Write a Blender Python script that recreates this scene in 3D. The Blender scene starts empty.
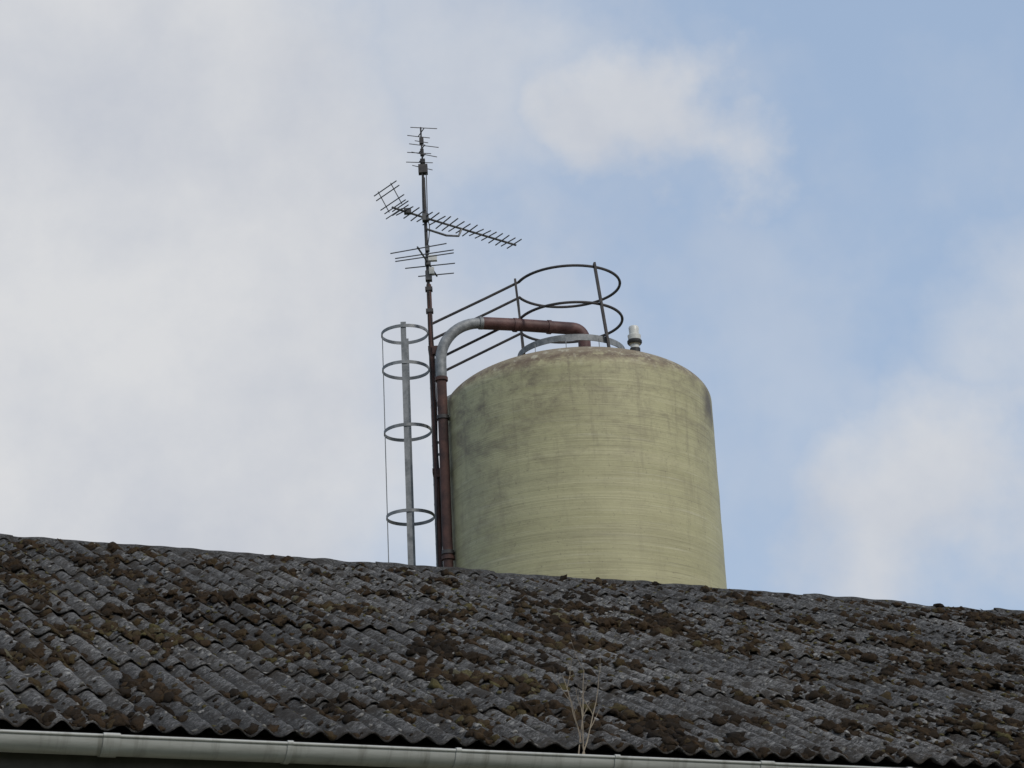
import bpy, math, random
import numpy as np
from mathutils import Vector, Matrix, noise
random.seed(7); rng=np.random.default_rng(7)
S=bpy.context.scene
EYE=1.6
# ------------------------------------------------------------ helpers
class MB:
    def __init__(s): s.v=[]; s.f=[]
    def add(s,v,f):
        o=len(s.v); s.v+= [tuple(p) for p in v]; s.f+=[tuple(i+o for i in q) for q in f]
    def tube(s,pts,r,seg=10,closed=False,cap=True):
        pts=[Vector(p) for p in pts]; n=len(pts)
        rs=r if isinstance(r,(list,tuple)) else [r]*n
        V=[];F=[]; nrm=None
        for i,p in enumerate(pts):
            if closed: t=(pts[(i+1)%n]-pts[i-1])
            else: t=pts[min(i+1,n-1)]-pts[max(i-1,0)]
            t.normalize()
            if nrm is None:
                a=Vector((0,0,1)) if abs(t.z)<.9 else Vector((1,0,0))
                nrm=(a-t*a.dot(t)).normalized()
            else:
                nrm=(nrm-t*nrm.dot(t)).normalized()
            b=t.cross(nrm)
            for k in range(seg):
                a=2*math.pi*k/seg
                V.append(p+(nrm*math.cos(a)+b*math.sin(a))*rs[i])
        m=n if closed else n-1
        for i in range(m):
            j=(i+1)%n
            for k in range(seg):
                k2=(k+1)%seg
                F.append((i*seg+k,i*seg+k2,j*seg+k2,j*seg+k))
        if cap and not closed:
            F.append(tuple(range(seg-1,-1,-1))); F.append(tuple((n-1)*seg+k for k in range(seg)))
        s.add(V,F)
    def box(s,c,d,rot=None):
        c=Vector(c); V=[]
        for x in(-1,1):
            for y in(-1,1):
                for z in(-1,1):
                    p=Vector((x*d[0]/2,y*d[1]/2,z*d[2]/2))
                    if rot: p=rot@p
                    V.append(c+p)
        s.add(V,[(0,1,3,2),(4,6,7,5),(0,4,5,1),(2,3,7,6),(0,2,6,4),(1,5,7,3)])
    def beam(s,a,b,w,h):
        a=Vector(a);b=Vector(b);d=b-a;L=d.length
        q=d.to_track_quat('X','Z').to_matrix()
        s.box((a+b)/2,(L,w,h),q)
    def hoop(s,c,R,w,h,seg=48,a0=0,a1=2*math.pi,tilt=0):
        V=[];F=[];full=abs(a1-a0-2*math.pi)<1e-4
        n=seg if full else seg+1
        for i in range(n):
            a=a0+(a1-a0)*i/seg
            for (rr,zz) in ((R-w/2,-h/2),(R+w/2,-h/2),(R+w/2,h/2),(R-w/2,h/2)):
                V.append((c[0]+rr*math.cos(a),c[1]+rr*math.sin(a),c[2]+zz+tilt*rr*math.cos(a)))
        for i in range(seg):
            j=(i+1)%n
            for k in range(4):
                k2=(k+1)%4; F.append((i*4+k,j*4+k,j*4+k2,i*4+k2))
        s.add(V,F)
    def lathe(s,prof,c,seg=96):
        V=[];F=[]
        for (r,z) in prof:
            for k in range(seg):
                a=2*math.pi*k/seg
                V.append((c[0]+r*math.cos(a),c[1]+r*math.sin(a),c[2]+z))
        for i in range(len(prof)-1):
            for k in range(seg):
                k2=(k+1)%seg
                F.append((i*seg+k,i*seg+k2,(i+1)*seg+k2,(i+1)*seg+k))
        s.add(V,F)
    def obj(s,name,mat,parent=None,smooth=False,angle=None):
        me=bpy.data.meshes.new(name); me.from_pydata(s.v,[],s.f); me.update()
        if smooth:
            me.polygons.foreach_set('use_smooth',[True]*len(me.polygons))
            me.set_sharp_from_angle(angle=math.radians(angle or 40))
        o=bpy.data.objects.new(name,me); S.collection.objects.link(o)
        me.materials.append(mat)
        if parent: o.parent=parent
        return o
def empty(name,loc=(0,0,0),rz=0):
    o=bpy.data.objects.new(name,None); S.collection.objects.link(o)
    o.location=loc; o.rotation_euler=(0,0,rz); return o
class NT:
    def __init__(s,nt): s.t=nt; s.l=nt.links
    def n(s,typ,**kw):
        x=s.t.nodes.new(typ)
        for k,v in kw.items(): setattr(x,k,v)
        return x
    def put(s,sock,val):
        if hasattr(val,'is_linked') or isinstance(val,bpy.types.NodeSocket): s.l.new(val,sock)
        else: sock.default_value=val
    def math(s,op,a,b=0.0,c=None,clamp=False):
        x=s.n('ShaderNodeMath',operation=op,use_clamp=clamp); s.put(x.inputs[0],a); s.put(x.inputs[1],b)
        if c is not None: s.put(x.inputs[2],c)
        return x.outputs[0]
    def vmath(s,op,a,b=None,scale=None):
        x=s.n('ShaderNodeVectorMath',operation=op); s.put(x.inputs[0],a)
        if b is not None: s.put(x.inputs[1],b)
        if scale is not None: s.put(x.inputs['Scale'],scale)
        return x.outputs['Value'] if op in('DISTANCE','LENGTH','DOT_PRODUCT') else x.outputs['Vector']
    def noise(s,vec,scale,detail=4,rough=.55,dist=0,col=False):
        x=s.n('ShaderNodeTexNoise'); s.put(x.inputs['Vector'],vec)
        x.inputs['Scale'].default_value=scale; x.inputs['Detail'].default_value=detail
        x.inputs['Roughness'].default_value=rough; x.inputs['Distortion'].default_value=dist
        return x.outputs['Color'] if col else x.outputs['Fac']
    def rng(s,v,a,b,c=0.0,d=1.0,smooth=False):
        x=s.n('ShaderNodeMapRange'); x.clamp=True
        if smooth: x.interpolation_type='SMOOTHSTEP'
        s.put(x.inputs[0],v)
        for i,q in enumerate((a,b,c,d)): x.inputs[i+1].default_value=q
        return x.outputs[0]
    def mix(s,f,a,b,mode='MIX'):
        x=s.n('ShaderNodeMix',data_type='RGBA',blend_type=mode)
        s.put(x.inputs[0],f)
        s.put(x.inputs[6],a if not isinstance(a,tuple) else (*a,1)[:4]); s.put(x.inputs[7],b if not isinstance(b,tuple) else (*b,1)[:4])
        return x.outputs[2]
    def mapping(s,vec,sc=(1,1,1),rot=(0,0,0),loc=(0,0,0)):
        x=s.n('ShaderNodeMapping'); s.put(x.inputs[0],vec)
        x.inputs['Scale'].default_value=sc; x.inputs['Rotation'].default_value=rot; x.inputs['Location'].default_value=loc
        return x.outputs[0]
def newmat(name):
    m=bpy.data.materials.new(name); m.use_nodes=True
    t=NT(m.node_tree); b=m.node_tree.nodes['Principled BSDF']
    tc=t.n('ShaderNodeTexCoord').outputs['Object']
    return m,t,b,tc
def bump(t,b,h,strength=.5,dist=.01):
    x=t.n('ShaderNodeBump'); x.inputs['Strength'].default_value=strength; x.inputs['Distance'].default_value=dist
    t.put(x.inputs['Height'],h); t.l.new(x.outputs[0],b.inputs['Normal'])
def simple(name,c1,c2,scale=6,rough=.6,metal=0,lo=.35,hi=.65,bs=.2,bd=.004,detail=6):
    m,t,b,tc=newmat(name)
    n=t.noise(tc,scale,detail,.65)
    f=t.rng(n,lo,hi)
    t.l.new(t.mix(f,c1,c2),b.inputs['Base Color'])
    b.inputs['Roughness'].default_value=rough; b.inputs['Metallic'].default_value=metal
    bump(t,b,t.noise(tc,scale*8,4,.6),bs,bd)
    return m
# ------------------------------------------------------------ materials
galv=simple('galvanised_steel',(.13,.14,.145),(.27,.28,.285),9,.6,.2)
dark=simple('weathered_dark_steel',(.03,.028,.03),(.07,.062,.06),12,.65,.1)
rust=simple('rusty_brown_paint',(.036,.020,.019),(.11,.052,.040),5,.8,0,.35,.65,.5,.006)
rustred=simple('brown_pipe_paint',(.066,.026,.024),(.16,.080,.070),5,.6,0,.42,.72)
alu=simple('aluminium_dull',(.055,.055,.058),(.13,.13,.13),10,.5,.3)
white=simple('white_plastic',(.50,.50,.47),(.64,.64,.60),8,.4)
black=simple('black_rubber',(.015,.015,.015),(.03,.03,.03),8,.6)
wallm=simple('rendered_wall',(.24,.22,.19),(.33,.31,.28),1.4,.9,0,.35,.65,.4,.01)
fasc=simple('fascia_board',(.05,.047,.043),(.09,.085,.075),4,.8)
wood=simple('painted_door',(.05,.08,.06),(.08,.12,.09),4,.6)
glass=simple('window_glass',(.02,.025,.03),(.03,.035,.04),1,.08)

def m_tank():
    m,t,b,tc=newmat('grp_tank')
    sx=t.n('ShaderNodeSeparateXYZ'); t.l.new(tc,sx.inputs[0]); z=sx.outputs[2]
    tilt=t.mapping(tc,(1,1,1),(math.radians(.6),math.radians(-.9),0))
    s1=t.noise(t.mapping(tilt,(.22,.22,7)),1.0,6,.65)
    s2=t.noise(t.mapping(tilt,(.35,.35,34)),1.0,5,.72)
    big=t.noise(tc,.9,5,.6)
    c=t.mix(t.rng(s1,.33,.68),(.350,.328,.175),(.440,.410,.240))
    c=t.mix(t.rng(big,.4,.7,0,.55),c,(.47,.445,.255))
    c=t.mix(t.rng(s2,.55,.72,0,.55),c,(.255,.230,.135))
    s3=t.noise(t.mapping(tilt,(.5,.5,22),(0,0,0),(3,1,5)),1.0,5,.7)
    c=t.mix(t.rng(s3,.56,.72,0,.55),c,(.56,.53,.38))
    s4=t.noise(t.mapping(tilt,(.12,.12,60),(0,0,0),(9,2,5)),1.0,3,.6)
    brk=t.rng(t.noise(tc,1.7,4,.6),.42,.6)
    c=t.mix(t.math('MULTIPLY',t.rng(s4,.60,.67,0,.65),brk),c,(.15,.13,.085))
    s5=t.noise(t.mapping(tilt,(.15,.15,2.2),(0,0,0),(1,7,2)),1.0,6,.7)
    c=t.mix(t.rng(s5,.54,.68,0,.35),c,(.22,.195,.125))
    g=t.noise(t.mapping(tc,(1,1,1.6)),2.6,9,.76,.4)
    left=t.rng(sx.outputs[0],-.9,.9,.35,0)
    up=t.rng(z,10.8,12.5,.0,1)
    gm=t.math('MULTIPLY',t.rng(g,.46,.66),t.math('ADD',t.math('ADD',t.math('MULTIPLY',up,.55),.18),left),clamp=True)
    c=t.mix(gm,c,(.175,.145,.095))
    at=t.n('ShaderNodeMath',operation='ARCTAN2'); xx=t.math('SUBTRACT',sx.outputs[0],.88); yy=t.math('SUBTRACT',sx.outputs[1],30.0)
    t.put(at.inputs[0],yy); t.put(at.inputs[1],xx)
    cb=t.n('ShaderNodeCombineXYZ'); t.put(cb.inputs[0],t.math('MULTIPLY',at.outputs[0],9)); t.put(cb.inputs[2],t.math('MULTIPLY',z,.55))
    vs=t.noise(cb.outputs[0],1.6,7,.7)
    c=t.mix(t.math('MULTIPLY',t.rng(vs,.53,.70),t.rng(z,9.5,12.6,.12,.6)),c,(.18,.15,.10))
    # dome / shoulder brown grime
    g2=t.noise(tc,4.2,9,.78)
    ze=t.math('ADD',z,t.math('MULTIPLY',t.math('SUBTRACT',g2,.5),.85))
    c=t.mix(t.rng(ze,12.52,12.76,0,.85),c,(.185,.135,.082))
    g3=t.noise(tc,8,6,.7)
    band=t.math('MULTIPLY',t.rng(t.math('ABSOLUTE',t.math('SUBTRACT',z,12.68)),.0,.13,1,0),t.rng(g3,.40,.55,0,.9))
    c=t.mix(band,c,(.105,.066,.040))
    c=t.mix(t.math('MULTIPLY',t.rng(t.noise(tc,7,7,.75),.55,.64,0,.75),t.rng(z,12.45,12.75)),c,(.46,.43,.32))
    sp=t.noise(tc,26,3,.6)
    c=t.mix(t.rng(sp,.62,.72,0,.45),c,(.14,.12,.08))
    d=t.vmath('DISTANCE',t.vmath('ADD',tc,t.vmath('SCALE',t.noise(tc,6,5,.6,col=True),scale=.35)),(1.71+.94+.17,29.45+.17,12.32+.17))
    c=t.mix(t.rng(d,.10,.38,.9,0),c,(.10,.080,.055))
    t.l.new(c,b.inputs['Base Color']); b.inputs['Roughness'].default_value=.6
    h=t.math('ADD',s2,t.math('MULTIPLY',t.noise(tc,18,4,.6),.3))
    bump(t,b,h,.45,.012)
    return m
tankm=m_tank()

def m_roof():
    m,t,b,tc=newmat('weathered_fibre_cement')
    at=t.n('ShaderNodeAttribute',attribute_name='tone').outputs['Fac']
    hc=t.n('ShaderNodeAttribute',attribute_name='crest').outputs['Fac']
    n1=t.noise(tc,2.2,8,.7); n2=t.noise(tc,15,7,.78); n3=t.noise(tc,55,5,.7)
    f=t.math('ADD',t.math('MULTIPLY',n1,.35),t.math('MULTIPLY',n2,.65))
    c=t.mix(t.rng(f,.43,.57),(.048,.045,.042),(.175,.170,.163))
    c=t.mix(t.rng(n3,.50,.64,0,.8),c,(.36,.352,.34))
    c=t.mix(t.rng(t.noise(tc,26,5,.75),.50,.58,0,.9),c,(.030,.026,.021))
    v=t.n('ShaderNodeTexVoronoi'); t.l.new(t.vmath('ADD',tc,t.vmath('SCALE',t.noise(tc,30,3,.6,col=True),scale=.05)),v.inputs['Vector']); v.inputs['Scale'].default_value=15
    c=t.mix(t.math('MULTIPLY',t.rng(v.outputs['Distance'],.18,.3,.9,0),t.rng(n1,.48,.62)),c,(.42,.415,.39))
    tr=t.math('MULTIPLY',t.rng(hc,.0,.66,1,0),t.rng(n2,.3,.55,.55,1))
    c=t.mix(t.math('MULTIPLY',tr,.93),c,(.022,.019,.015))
    n4=t.noise(t.mapping(tc,(1,.7,1),(0,0,0),(4,4,4)),4.3,8,.8)
    c=t.mix(t.rng(n4,.50,.57,0,.88),c,(.040,.030,.019))
    c=t.mix(1.0,c,t.mix(at,(.70,.70,.70),(1.16,1.15,1.13)),'MULTIPLY')
    t.l.new(c,b.inputs['Base Color']); b.inputs['Roughness'].default_value=.8; b.inputs['Specular IOR Level'].default_value=.35
    bump(t,b,t.math('ADD',t.math('MULTIPLY',n3,.6),n2),1.0,.04)
    return m
roofm=m_roof()
def m_moss():
    m,t,b,tc=newmat('roof_moss_cushions')
    at=t.n('ShaderNodeAttribute',attribute_name='tone').outputs['Fac']
    n2=t.noise(tc,45,5,.7)
    r=t.n('ShaderNodeValToRGB'); e=r.color_ramp.elements
    e[0].position=0; e[0].color=(.016,.012,.009,1); e[1].position=1; e[1].color=(.34,.33,.31,1)
    for p,cc in ((.3,(.032,.022,.014,1)),(.55,(.060,.038,.021,1)),(.72,(.075,.055,.027,1)),(.86,(.11,.095,.040,1)),(.93,(.20,.195,.175,1))):
        q=e.new(p); q.color=cc
    t.l.new(at,r.inputs[0])
    c=t.mix(t.rng(n2,.35,.7,0,.75),r.outputs[0],(.022,.017,.011))
    t.l.new(c,b.inputs['Base Color']); b.inputs['Roughness'].default_value=1; b.inputs['Specular IOR Level'].default_value=.1
    bump(t,b,t.noise(tc,110,4,.7),1,.012)
    return m
mossm=m_moss()
def m_gutter():
    m,t,b,tc=newmat('grey_pvc_gutter')
    n=t.noise(t.mapping(tc,(1,6,6)),3,7,.7); n2=t.noise(t.mapping(tc,(9,1,1)),1.2,5,.7)
    c=t.mix(t.rng(n,.35,.68),(.41,.415,.39),(.29,.29,.265))
    c=t.mix(t.rng(n2,.52,.68,0,.65),c,(.15,.145,.12))
    t.l.new(c,b.inputs['Base Color']); b.inputs['Roughness'].default_value=.5
    bump(t,b,n,.1,.004); return m
gutm=m_gutter()
def m_ground():
    m,t,b,tc=newmat('grass_ground')
    n=t.noise(tc,.25,8,.7); n2=t.noise(tc,6,5,.7)
    c=t.mix(t.rng(n,.35,.65),(.045,.065,.022),(.085,.095,.04))
    c=t.mix(t.rng(n2,.4,.7,0,.5),c,(.10,.085,.055))
    t.l.new(c,b.inputs['Base Color']); b.inputs['Roughness'].default_value=.95
    bump(t,b,n2,.8,.04); return m
# ------------------------------------------------------------ ground
g=MB(); g.add([(-1500,-1500,0),(1500,-1500,0),(1500,1500,0),(-1500,1500,0)],[(0,1,2,3)]); g.obj('ground',m_ground())
# ------------------------------------------------------------ farm building (local: x along eaves, y up the slope)
AL=math.radians(24.75); CA,SA=math.cos(AL),math.sin(AL)
RUN=6.53; SL=RUN/CA; EZ=4.20; T0,T1=-10.0,20.0
B=empty('farm_building',(0,12.4,0),math.radians(24))
PITCH=.150; AMP=.0205
def corr(t): return AMP*math.cos(2*math.pi*t/PITCH)
ROWS=8; RL=SL/ROWS
SHW=PITCH*7
jit={}
def sj(r,k):
    if (r,k) not in jit: jit[(r,k)]=(random.uniform(-.006,.011),random.uniform(-.04,.04),random.random(),random.uniform(-.006,.006))
    return jit[(r,k)]
def surf(t,s,side=0):
    r=min(ROWS-1,max(0,int(s/RL))); k=int(math.floor(t/SHW)); a=sj(r,k)
    f=(s-r*RL)/RL
    return corr(t)+.018*(1-f)+a[0]
def to3(t,s,h,back=False):
    y=s*CA-h*SA; z=EZ+s*SA+h*CA
    if back: y=2*RUN-y
    return (t,y,z)
def sheets(name,back):
    V=[];F=[];tone=[];crest=[]
    step=PITCH/10; nt=int((T1-T0)/step)
    for r in range(ROWS):
        ns=24 if not back else 4
        s0=r*RL; s1=min(SL-.02,(r+1)*RL+.10)
        o=len(V)
        ts=np.linspace(T0,T1,nt+1)
        for j in range(ns+1):
            f=j/ns
            for t in ts:
                k=int(math.floor(t/SHW)); a=sj(r,k)
                ss=s0+(s1-s0)*f+ (a[1]*(1-f) if r>0 else a[1]*.3*(1-f))
                if f==0: ss+=.030*noise.noise(Vector((t*9,r*3.3,0)))
                fr=(ss-s0)/RL
                h=corr(t)+.018*(1-fr)+a[0]*(1-fr)+ .008*noise.noise(Vector((t*1.3,ss*1.3,r)))+.009*noise.noise(Vector((t*15,ss*13,r+9)))
                h+=.012*noise.noise(Vector((t*.35,ss*.35,77)))
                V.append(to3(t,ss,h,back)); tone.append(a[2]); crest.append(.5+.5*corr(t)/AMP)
        w=nt+1
        for j in range(ns):
            for i in range(nt):
                q=(o+j*w+i,o+j*w+i+1,o+(j+1)*w+i+1,o+(j+1)*w+i)
                F.append(q if not back else q[::-1])
    me=bpy.data.meshes.new(name); me.from_pydata(V,[],F); me.update()
    me.polygons.foreach_set('use_smooth',[True]*len(me.polygons))
    for nm,d in(('tone',tone),('crest',crest)):
        a=me.attributes.new(nm,'FLOAT','POINT'); a.data.foreach_set('value',d)
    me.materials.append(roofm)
    o=bpy.data.objects.new(name,me); S.collection.objects.link(o); o.parent=B
    md=o.modifiers.new('thickness','SOLIDIFY'); md.thickness=.008; md.offset=-1
    return o
sheets('roof_sheets_front',False); sheets('roof_sheets_back',True)
mb=MB(); tt=T0; i=0
while tt<T1:
    L=1.10; V=[];F=[]; dz=random.uniform(-.010,.010); big=.008*(i%2); nx=72
    prof=[-.17,-.13,-.09,-.06,-.03,0,.03,.06,.09,.13,.17]
    for a in range(nx+1):
        x=tt+L*a/nx
        for p in prof:
            f=min(1,abs(p)/.13)
            rd=.022*(1-min(1,abs(p)/.06)**2)
            zz=EZ+RUN*math.tan(AL)+.012-abs(p)*math.tan(AL)+rd+dz+big+corr(x)*f*.95+.016*noise.noise(Vector((x*5,p*8,1)))+.012*noise.noise(Vector((x*.35,SL*.35,77)))
            V.append((x,RUN+p,zz))
    n=len(prof)
    for a in range(nx):
        for b_ in range(n-1):
            F.append((a*n+b_,(a+1)*n+b_,(a+1)*n+b_+1,a*n+b_+1))
    mb.add(V,F); tt+=1.05; i+=1
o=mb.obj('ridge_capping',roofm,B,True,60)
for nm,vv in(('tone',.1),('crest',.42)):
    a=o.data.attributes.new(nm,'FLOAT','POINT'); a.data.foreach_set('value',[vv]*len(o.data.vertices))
md=o.modifiers.new('t','SOLIDIFY'); md.thickness=.008; md.offset=-1
# moss
import bmesh
def ico(sub):
    bm=bmesh.new(); bmesh.ops.create_icosphere(bm,subdivisions=sub,radius=1)
    v=np.array([q.co[:] for q in bm.verts]); f=np.array([[w.index for w in p.verts] for p in bm.faces]); bm.free(); return v,f
iv,iff=ico(2); iv3,if3=ico(3)
MV=[];MF=[];MT=[];off=0;cnt=0
tmpl=[]
for k in range(14):
    for (v,f,big) in ((iv,iff,0),(iv3,if3,1)):
        d=np.array([1+.6*noise.noise(Vector(p)*1.7+Vector((k*7.3,0,0)))+.45*noise.noise(Vector(p)*4+Vector((0,k*5.1,0))) for p in v])
        tmpl.append((v*d[:,None],f,big))
small=[x for x in tmpl if x[2]==0]; bigt=[x for x in tmpl if x[2]==1]
def addclump(t,s,w,l,h,tone):
    global off
    tm=random.choice(bigt if w>.042 else small); v,f,_=tm
    a=random.uniform(0,6.28); ca,sa=math.cos(a),math.sin(a)
    x=v[:,0]*ca-v[:,1]*sa; y=v[:,0]*sa+v[:,1]*ca; z=np.maximum(v[:,2],-.3)
    x=t+x*w; y=s+y*l
    base=surf(t,s)
    cr=AMP*np.cos(2*np.pi*x/PITCH)
    hh=base-corr(t)+(cr*.7+corr(t)*.3)+z*h
    Y=y*CA-hh*SA; Z=EZ+y*SA+hh*CA
    MV.append(np.stack([x,Y,Z],1)); MF.append(f+off); MT.append(np.full(len(v),tone)); off+=len(v)
for _ in range(130000):
    t=random.uniform(T0+.3,T1-.3); s=random.uniform(.03,SL-.03)
    if not(-5.5<t<11.5) and random.random()<.75: continue
    dens=noise.noise(Vector((t*.5,s*.6,3)))*.45+noise.noise(Vector((t*2.4,s*1.9,8)))*.85+noise.noise(Vector((t*7,s*5,18)))*.6
    lap=(s%RL)/RL
    dens+= .30*math.exp(-lap/.15)+ .12*math.exp(-(1-lap)/.06)
    dens+= -.10*math.cos(2*math.pi*t/PITCH)
    if random.random()<.13:
        addclump(t,s,random.uniform(.008,.02),random.uniform(.01,.03),random.uniform(.004,.012),random.choice((.93,1,.2,.86,.2,.1))); cnt+=1; continue
    if dens<.18+random.uniform(-.18,.38): continue
    sz=min(1,max(0,(dens-.1)))*.6+random.random()**3*.6
    w=.012+.038*sz; l=w*random.uniform(1.0,2.2); h=w*random.uniform(.5,1.0)
    addclump(t,s,w,l,h,min(.88,max(0,random.gauss(.42,.17)+.4*noise.noise(Vector((t*.9,s*.9,40)))))); cnt+=1
V=np.concatenate(MV);F=np.concatenate(MF);T=np.concatenate(MT)
me=bpy.data.meshes.new('roof_moss'); me.vertices.add(len(V)); me.vertices.foreach_set('co',V.ravel())
me.loops.add(len(F)*3); me.loops.foreach_set('vertex_index',F.ravel())
me.polygons.add(len(F)); me.polygons.foreach_set('loop_start',np.arange(len(F))*3); me.update(calc_edges=True)
me.polygons.foreach_set('use_smooth',[True]*len(F))
a=me.attributes.new('tone','FLOAT','POINT'); a.data.foreach_set('value',T)
me.materials.append(mossm); o=bpy.data.objects.new('roof_moss',me); S.collection.objects.link(o); o.parent=B
print('MOSS',cnt,len(V))
# walls
w=MB(); a,b_=T0+.35,T1-.35; y0,y1=.35,2*RUN-.35; zt=EZ+.35*math.tan(AL)-.10; zr=EZ+RUN*math.tan(AL)-.12
w.add([(a,y0,0),(b_,y0,0),(b_,y0,zt),(a,y0,zt),(a,y1,0),(b_,y1,0),(b_,y1,zt),(a,y1,zt),(a,RUN,zr),(b_,RUN,zr)],
 [(0,1,2,3),(5,4,7,6),(4,0,3,8,7),(1,5,6,9,2),(3,2,9,8),(8,9,6,7)])
w.obj('walls',wallm,B)
w=MB(); w.box(((T0+T1)/2,.085,EZ-.15),(T1-T0-.1,.025,.17)); w.box(((T0+T1)/2,.225,EZ-.235),(T1-T0-.1,.25,.02)); w.obj('fascia_and_soffit',fasc,B)
w=MB(); w.box((6,.32,1.4),(3.2,.08,2.8)); w.obj('barn_door',wood,B)
w=MB(); wf=MB()
for x in(-7,-4,-1,11,14,17):
    w.box((x,.33,2.2),(1.2,.05,.8))
    for dx in(-.62,0,.62): wf.box((x+dx,.31,2.2),(.06,.1,.92))
    for dz in(-.43,.43): wf.box((x,.308,2.2+dz),(1.3,.11,.06))
w.obj('window_panes',glass,B); wf.obj('window_frames',white,B)
# gutter
G=empty('rain_gutter',(0,12.4,0),math.radians(24))
def gprof(R,th):
    pr=[]
    for k in range(19):
        a=math.pi+math.pi*k/18; pr.append((R*math.cos(a),R*math.sin(a)))
    inn=[(x*(R-th)/R,y*(R-th)/R) for x,y in pr[::-1]]
    return pr+inn
def extrude(mb,prof,x0,x1,cy,cz,nx=1):
    V=[];F=[];n=len(prof)
    for i in range(nx+1):
        x=x0+(x1-x0)*i/nx
        for (y,z) in prof: V.append((x,cy+y,cz+z))
    for i in range(nx):
        for k in range(n):
            k2=(k+1)%n; F.append((i*n+k,i*n+k2,(i+1)*n+k2,(i+1)*n+k))
    F.append(tuple(range(n))); F.append(tuple(nx*n+k for k in range(n-1,-1,-1)))
    mb.add(V,F)
GY,GZ,GR=-.045,EZ-.062,.083
mg=MB(); extrude(mg,gprof(GR,.004),T0-.02,T1+.02,GY,GZ)
mg.tube([(T0,GY-GR,GZ),(T1,GY-GR,GZ)],.009,10)
mg.obj('gutter_trough',gutm,G,True,50)
mg=MB(); i=0
x=-2.33-.93*8
while x<T1:
    wd=.085 if (i%4==0) else .03
    extrude(mg,gprof(GR+.006,.006),x-wd/2,x+wd/2,GY,GZ)
    mg.tube([(x-wd/2,GY-GR-.001,GZ+.002),(x+wd/2,GY-GR-.001,GZ+.002)],.0135,10)
    x+=.93; i+=1
mg.obj('gutter_brackets',gutm,G,True,50)
# ------------------------------------------------------------ silo
CX,CY=.88,30.0; R=1.86; ZS=10.92+EYE; DH=.67
silo=empty('storage_silo')
prof=[(.25,1.2),(.3,1.2),(1.5,3.4),(1.80,3.75),(R,3.95)]
zz=4.2
while zz<ZS-.05: prof.append((R+.006*noise.noise(Vector((0,0,zz*3))),zz)); zz+=.1
PN,PM=1.85,2.0
for k in range(0,41):
    r=math.sin(math.pi/2*(1-k/40)) 
    h=(max(0,1-r**PN))**(1/PM)
    prof.append((max(.001,R*r),ZS+DH*h))
mt=MB(); mt.lathe(prof,(CX,CY,0),128); mt.obj('tank_shell',tankm,silo,True,50)
ml=MB()
for a in range(4):
    an=math.pi/4+a*math.pi/2; x=CX+1.75*math.cos(an); y=CY+1.75*math.sin(an)
    ml.tube([(x,y,0),(x,y,4.3)],.09,12); ml.box((x,y,.02),(.35,.35,.04))
    an2=an+math.pi/2; ml.tube([(x,y,.6),(CX+1.75*math.cos(an2),CY+1.75*math.sin(an2),3.4)],.035,8)
ml.hoop((CX,CY,4.1),R+.04,.08,.14,96); ml.obj('support_legs',galv,silo,True)
def zdome(r):
    q=min(1,r/R); return ZS+DH*(max(0,1-q**PN))**(1/PM)
# guardrail
gr=MB(); rc=(.85,30.0); RR=.74
z1,z2=12.81+EYE,12.26+EYE
ang=math.radians(22)
def ringpts(z,r,a0,a1,n=56): return [(rc[0]+r*math.cos(a0+(a1-a0)*i/n),rc[1]+r*math.sin(a0+(a1-a0)*i/n),z+.02*math.sin(3*i/n)) for i in range(n+1)]
gr.tube(ringpts(z1,RR,-math.pi+ang,math.pi-ang),.020,8)
gr.tube(ringpts(z2,RR,-math.pi+ang,math.pi-ang),.020,8)
def post(x,y,dx,dy,top,w=.055):
    zb=zdome(math.hypot(x+dx-CX,y+dy-CY))-.01
    gr.beam((x,y,top),(x+dx,y+dy,zb),w,.03)
yl=RR*math.sin(ang); xl=rc[0]-RR*math.cos(ang)
post(xl-.05,rc[1]-yl,.09,0,z1+.04,.09); post(xl-.02,rc[1]+yl,.05,0,z1+.0)
post(rc[0]+.37,rc[1]-.65,.14,.02,z1+.07,.08)
for (yy,lx) in ((rc[1]-yl,-1.08),(rc[1]+yl,-1.08)):
    for (za,zb) in ((z1,12.24+EYE),(z2,11.68+EYE)):
        gr.tube([(xl,yy,za),(xl-.45,yy,za-.21),(lx,yy,zb)],.020,8)
gr.obj('guard_rail',dark,silo,True)
kr=MB(); kr.hoop((rc[0],rc[1],11.75+EYE),RR+.01,.012,.09,64)
for a in range(10):
    an=a*.628+.2; x=rc[0]+.75*math.cos(an);y=rc[1]+.75*math.sin(an)
    kr.beam((x,y,11.75+EYE),(x,y,zdome(math.hypot(x-CX,y-CY))-.02),.03,.01)
for yy in (rc[1]-yl,rc[1]+yl):
    kr.beam((-1.1,yy,11.02+EYE),(-.45,yy,11.34+EYE),.02,.06); kr.beam((-.45,yy,11.34+EYE),(xl+.05,yy,11.66+EYE),.02,.06)
for k in range(7):
    f=(k+.5)/7; x=-1.05+1.2*f; z=11.05+.60*f+EYE
    kr.beam((x,rc[1]-yl,z),(x,rc[1]+yl,z),.03,.03)
kr.obj('toe_board_and_walkway',galv,silo,False)
mh=MB(); mh.lathe([(.36,-.1),(.36,.08),(.40,.08),(.40,.11),(.36,.125),(.001,.15)],(CX+.1,CY+.05,ZS+DH),48); mh.obj('manhole_cover',galv,silo,True)
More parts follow.
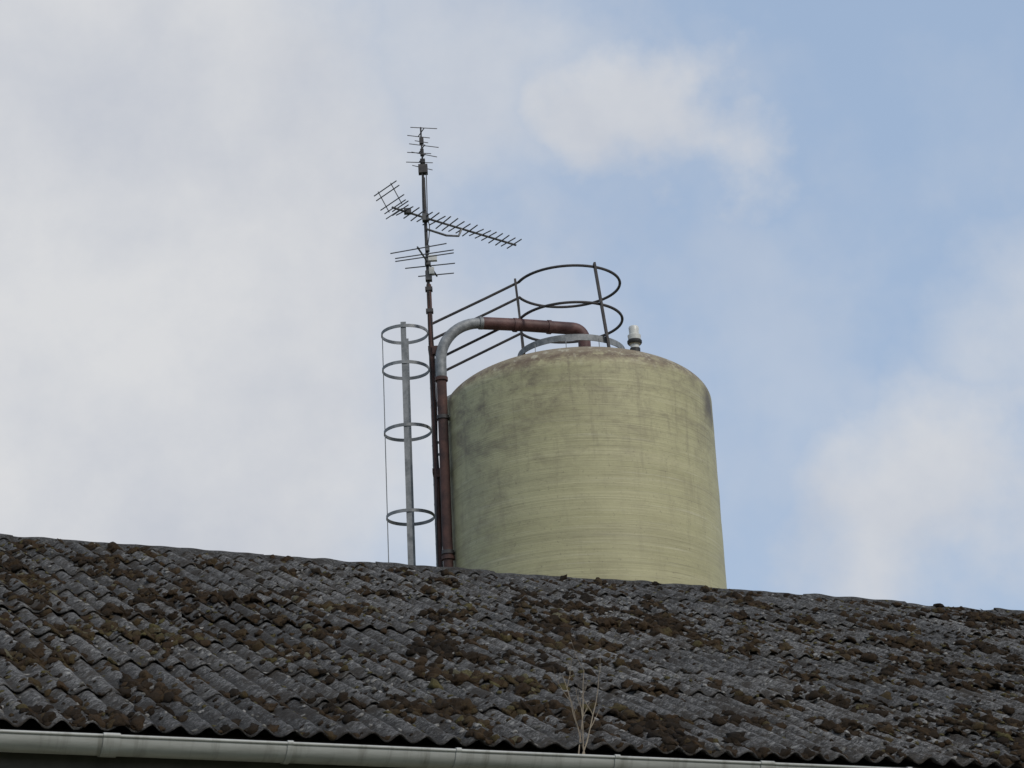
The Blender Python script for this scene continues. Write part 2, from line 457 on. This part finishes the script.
# fill pipe
px,py=-.955,29.32; ex,ey=1.04,30.0
D=Vector((ex-px,ey-py,0)); DL=D.length; D.normalize()
ZH=12.13+EYE; rb=.62
def pp(d,z): return (px+D.x*d,py+D.y*d,z)
pv=MB(); pv.tube([pp(0,.0),pp(0,6),pp(0,ZH-rb-.26)],.068,20)
for z in (ZH-rb-.28,10.3,7.6,4.8): pv.tube([pp(0,z),pp(0,z+.05)],.088,20)
pv.obj('fill_pipe_riser',rust,silo,True)
pb=MB(); arc=[pp(0,ZH-rb-.24),pp(0,ZH-rb-.1)]+[pp(rb-rb*math.cos(a),ZH-rb+rb*math.sin(a)) for a in np.linspace(0,math.pi/2,16)]
pb.tube(arc,.076,20)
pb.tube([pp(rb-.05,ZH),pp(rb,ZH+.003)],.09,20)
pb.obj('fill_pipe_elbow',galv,silo,True)
ph=MB(); re=.16; e0=DL-re
arc=[pp(rb,ZH+.003),pp(rb+.5,ZH+.02),pp(e0,ZH+.03)]+[pp(e0+re*math.sin(a),ZH+.03-re+re*math.cos(a)) for a in np.linspace(.2,math.pi/2,8)]+[pp(DL,ZH-.2),pp(DL,ZS+DH-.1)]
ph.tube(arc,.088,20)
for d in(rb+.45,rb+.95): ph.tube([pp(d,ZH+.012+.02*(d-rb-.4)),pp(d+.05,ZH+.014+.02*(d-rb-.4))],.100,20)
ph.obj('fill_pipe_crossover',rustred,silo,True)
pc=MB()
for z in (12.3,10.4,8.5,6.5):
    pc.hoop((px,py,z),.076,.012,.05,24); pc.beam((px+.05,py+.02,z),(px+.17,py+.16,z),.03,.04)
pc.obj('pipe_clamps',dark,silo)
# relief vent
vx,vy=CX+.80,CY-1.05; vz=zdome(math.hypot(.80,1.05))
vv=MB(); vv.lathe([(.07,-.05),(.07,.04),(.001,.04)],(vx,vy,vz),24); vv.lathe([(.085,.1),(.10,.12),(.10,.15),(.08,.17),(.001,.17)],(vx,vy,vz),24); vv.obj('vent_collar',black,silo,True)
vv=MB(); vv.lathe([(.06,.03),(.06,.105),(.085,.106)],(vx,vy,vz),24); vv.lathe([(.085,.165),(.09,.23),(.065,.245),(.07,.34),(.06,.36),(.001,.365)],(vx,vy,vz),24); vv.obj('vent_cap',white,silo,True)
# ------------------------------------------------------------ caged ladder
L=empty('caged_ladder'); hc=(-1.47,30.0); hr=.325
la=MB(); ytop=12.30+EYE
for yy in(rc[1]-.25,rc[1]+.25): la.beam((-1.12,yy,.0),(-1.12,yy,ytop),.04,.02)
z=.3
while z<ytop-.3: la.tube([(-1.12,rc[1]-.25,z),(-1.12,rc[1]+.25,z)],.014,8); z+=.28
for z in (12.1,10.2,8.3,6.4,4.5):
    for yy in(rc[1]-.25,rc[1]+.25): la.beam((-1.12,yy,z),(-.92,yy,z),.03,.03)
la.obj('ladder_rails_and_rungs',galv,L)
cg=MB(); hz=[12.22,11.68,10.76,9.53,8.3,7.1,5.9,4.7,3.5,2.3]
for i,h in enumerate(hz): cg.hoop((hc[0],hc[1],h+EYE),hr,.010,.045,48,tilt=(.02,-.01,.03,.0,.02)[i%5])
for (a,wd) in ((-90,.075),(90,.075)):
    x=hc[0]+(hr-.012)*math.cos(math.radians(a)); y=hc[1]+(hr-.012)*math.sin(math.radians(a))
    cg.box((x,y,(3.7+12.28+EYE)/2),(wd,.008,12.28+EYE-3.7))
x=hc[0]-(hr-.012)
cg.box((x,hc[1],(3.7+12.25+EYE)/2),(.010,.05,12.25+EYE-3.7))
cg.obj('safety_cage',galv,L)
# ------------------------------------------------------------ antenna mast
A=empty('tv_antenna_mast'); mx,my=-1.09,29.52
mm=MB(); mm.tube([(mx+.03,my,0),(mx+.03,my,9.5),(mx,my,12.75+EYE)],.034,14); mm.obj('mast_lower',rust,A,True)
mm=MB(); mm.tube([(mx,my,12.2+EYE),(mx-.02,my,14.4+EYE)],.023,12); mm.tube([(mx-.02,my,14.3+EYE),(mx-.035,my,15.2+EYE)],.012,10)
for z in(12.35,12.68): mm.box((mx,my,z+EYE),(.10,.09,.05))
mm.obj('mast_upper',dark,A,True)
cl=MB()
for z in (10.02,8.2,11.8): cl.box((mx+.04,my+.09,z+EYE),(.16,.2,.06)); cl.box((mx+.07,my-.01,z+EYE-.05),(.1,.1,.12))
cl.obj('mast_clamps',rust,A)
an=MB()
th=math.radians(37); bd=Vector((math.cos(th),math.sin(th),0)); be=Vector((-math.sin(th),math.cos(th),0))
c0=Vector((mx-.01,my-.05,13.75+EYE)); sag=Vector((0,0,-.06))
an.tube([c0+bd*-.56+Vector((0,0,.03)),c0,c0+bd*1.57+sag],.016,8)
t=-.35;i=0
while t<1.57:
    l=.20-.03*(t+.35)/1.95+random.uniform(-.012,.012); tl=Vector((0,0,random.uniform(-.02,.02)))
    q=c0+bd*t+sag*(t/1.6)+Vector((0,0,.012))
    an.tube([q-be*l-tl,q+be*l+tl],.0095,6)
    t+=.112+random.uniform(-.008,.008); i+=1
for yy in(-.16,.16):
    an.tube([c0+bd*-.50+be*yy+Vector((0,0,.03)),c0+bd*-.68+be*yy+Vector((0,0,.31))],.007,6)
for k in range(5):
    f=(k+.3)/4.6; q=c0+bd*(-.50-.18*f)+Vector((0,0,.03+.28*f))
    if k==2: continue
    an.tube([q-be*(.29+random.uniform(-.03,.02)),q+be*(.29+random.uniform(-.03,.02))],.0085,6)
an.tube([c0+bd*-.53-be*.2+Vector((0,0,-.06)),c0+bd*-.53+be*.2+Vector((0,0,-.06))],.008,6)
an.tube([c0+bd*.62+Vector((0,0,-.02)),c0+bd*.56+Vector((0,0,-.15)),c0+bd*.35+Vector((0,0,-.19)),c0+bd*.02+Vector((0,0,-.17))],.016,8)
an.box(c0+bd*-.30+Vector((0,0,.03)),(.10,.08,.07)); an.box(c0+Vector((0,0,0)),(.09,.10,.10))
for dz in(.0,.06):
    an.tube([c0+bd*-.42-be*.2+Vector((0,0,.02+dz)),c0+bd*-.42+be*.2+Vector((0,0,.02+dz))],.009,6)
an.obj('uhf_yagi',alu,A,True)
fm=MB(); th=math.radians(78); bd=Vector((math.cos(th),math.sin(th),0)); be=Vector((math.sin(th),-math.cos(th),0)); c1=Vector((mx,my-.04,13.07+EYE))
fm.tube([c1-bd*.55,c1+bd*.5],.013,8)
for (t,l) in((-.5,.40),(.12,.36),(.45,.26)):
    tl=Vector((0,0,random.uniform(-.02,.02))); fm.tube([c1+bd*t-be*l-tl,c1+bd*t+be*l+tl],.009,6)
for dz in(0,.045): fm.tube([c1+bd*-.18-be*.42+Vector((0,0,dz)),c1+bd*-.18+be*.42+Vector((0,0,dz+.01))],.009,6)
fm.box(c1,(.08,.08,.09)); fm.box(c1+Vector((.005,.02,-.2)),(.09,.09,.14)); fm.box(c1+Vector((0,.02,.22)),(.06,.07,.08))
fm.obj('vhf_antenna',alu,A,True)
tp=MB(); be=Vector((.93,.36,0)); be2=Vector((-.36,.93,0))
for (z,l,o_) in((15.13,.20,-.12),(15.11,.17,.12),(14.97,.10,0),(14.86,.22,-.10),(14.85,.18,.12),(14.72,.19,-.1),(14.70,.2,.12),(14.56,.15,0)):
    tl=Vector((0,0,random.uniform(-.02,.02))); q=Vector((mx-.03,my,z+EYE))+be2*o_; tp.tube([q-be*l-tl,q+be*l+tl],.0065,6)
for z in(15.12,14.855,14.71): 
    q=Vector((mx-.03,my,z+EYE)); tp.tube([q-be2*.14,q+be2*.14],.007,6)
tp.box((mx-.022,my,14.53+EYE),(.13,.10,.13)); tp.box((mx-.024,my,14.66+EYE),(.07,.06,.06)); tp.box((mx-.03,my,14.98+EYE),(.06,.06,.09)); tp.box((mx-.028,my,14.80+EYE),(.05,.05,.10))
tp.obj('mast_head_antenna',dark,A,True)
wb=MB(); wb.box((mx+.07,my-.06,13.12+EYE),(.12,.06,.08)); wb.box((mx+.05,my-.06,12.93+EYE),(.07,.05,.10)); wb.obj('amplifier_boxes',white,A)
cb=MB()
for ph_ in(0,2.1):
    pts=[]
    for k in range(90):
        z=14.5-k*.095; lean=.03*min(1,max(0,(14.35-z)/6)); pts.append((mx-.015*max(0,(z-12.5)/2)+lean+.037*math.cos(ph_+k*.12)+ (.03*abs(math.sin(k*.5)) if 8<k<16 else 0),my-.034,z+EYE))
    cb.tube(pts,.0065,6)
cb.obj('coax_cable',black,A,True)
# ------------------------------------------------------------ dry weed in the gutter
W=MB(); random.seed(23)
def stem(p,d,l,r,dep):
    pts=[p];rs=[r];n=6
    for i in range(n):
        d=(d+Vector((random.uniform(-.13,.13),random.uniform(-.1,.1),random.uniform(0,.08)))).normalized()
        p=p+d*l/n; pts.append(p); rs.append(r*(1-.6*(i+1)/n))
        if dep>0 and i>=1 and random.random()<.45:
            sd=(d+Vector((random.choice((-1,1))*random.uniform(.4,.9),random.uniform(-.4,.4),.15))).normalized()
            stem(p,sd,l*random.uniform(.28,.42),rs[-1]*.75,dep-1)
    W.tube(pts,rs,5)
wp=empty('dry_weed',(0,12.4,0),math.radians(24))
base=Vector((.30,-.02,EZ-.03))
for d,l in ((Vector((-.32,0,1)),.46),(Vector((.10,.0,1)),.50),(Vector((.46,0,1)),.46),(Vector((-.08,0,1)),.30)):
    stem(base+Vector((random.uniform(-.02,.02),0,0)),d.normalized(),l,.0046,2)
W.obj('weed_stems',simple('dry_stems',(.19,.15,.11),(.30,.25,.18),20,.8),wp,True)
# ------------------------------------------------------------ sky, sun
world=bpy.data.worlds.new('World'); S.world=world; world.use_nodes=True
t=NT(world.node_tree); bg=world.node_tree.nodes['Background']
sky=t.n('ShaderNodeTexSky'); sky.sky_type='NISHITA'; sky.sun_disc=False
SEL,SAZ=math.radians(42),math.radians(140)   # azimuth clockwise from +Y
sky.sun_elevation=SEL; sky.sun_rotation=SAZ; sky.dust_density=1.5; sky.air_density=1.0
dirv=t.n('ShaderNodeTexCoord').outputs['Generated']
n1=t.noise(dirv,7,5,.55,col=True); n2=t.noise(dirv,22,6,.62,col=True)
wv=t.vmath('ADD',dirv,t.vmath('SCALE',t.vmath('SUBTRACT',n1,(.5,.5,.5)),scale=.18))
wv=t.vmath('ADD',wv,t.vmath('SCALE',t.vmath('SUBTRACT',n2,(.5,.5,.5)),scale=.06))
mask=None
for (c,ri,ro,am) in (((-.25,.885,.39),.17,.32,1),((.056,.889,.452),.015,.066,.92),((.03,.882,.47),.0,.06,.7),((-.01,.877,.48),.02,.11,.75),((.178,.939,.29),.02,.10,.9),((.235,.91,.36),.0,.09,.7),((.20,.87,.45),.0,.06,.2),((-.02,.93,.33),.02,.14,.85)):
    k=t.math('MULTIPLY',t.rng(t.vmath('DISTANCE',wv,c),ri,ro,1,0,True),am)
    mask=k if mask is None else t.math('MAXIMUM',mask,k)
veil=t.rng(t.noise(t.vmath('ADD',dirv,(2,3,1)),9,5,.55),.40,.66,0.04,.36,True)
mask=t.math('MAXIMUM',mask,veil)
gen=t.rng(t.noise(dirv,3.1,7,.6),.47,.62,0,1,True)
far=t.rng(t.vmath('DISTANCE',dirv,(.02,.91,.40)),.3,.5,0,1,True)
mask=t.math('MAXIMUM',mask,t.math('MULTIPLY',gen,far))
tex=t.noise(dirv,8,6,.6)
cc=t.mix(t.rng(tex,.32,.66),(5.4,5.7,6.35),(6.9,7.0,7.2))
hz=t.mix(.6,sky.outputs[0],(4.7,6.2,8.5))
fin=t.mix(mask,hz,cc)
t.l.new(fin,bg.inputs['Color']); bg.inputs['Strength'].default_value=.1
sd=bpy.data.lights.new('sun','SUN'); sd.energy=1.8; sd.angle=math.radians(10); sd.color=(1,.94,.85)
so=bpy.data.objects.new('sun',sd); S.collection.objects.link(so)
dv=Vector((math.sin(SAZ)*math.cos(SEL),math.cos(SAZ)*math.cos(SEL),math.sin(SEL)))
so.rotation_euler=dv.to_track_quat('Z','Y').to_euler(); so.location=(0,-10,30)
# ------------------------------------------------------------ camera
cam=bpy.data.cameras.new('camera'); co=bpy.data.objects.new('camera',cam); S.collection.objects.link(co); S.camera=co
p=math.radians(20.8); r=math.radians(2.8)
Fw=Vector((0,math.cos(p),math.sin(p))); U=Vector((0,-math.sin(p),math.cos(p))); X=Vector((1,0,0))
rt=X*math.cos(r)-U*math.sin(r); up=X*math.sin(r)+U*math.cos(r)
M=Matrix((rt,up,-Fw)).transposed().to_4x4(); M.translation=Vector((0,0,EYE)); co.matrix_world=M
cam.sensor_width=36; cam.lens=2309/1024*36; cam.clip_start=.1; cam.clip_end=5000
S.view_settings.view_transform='Standard'; S.view_settings.look='None'; S.view_settings.exposure=0
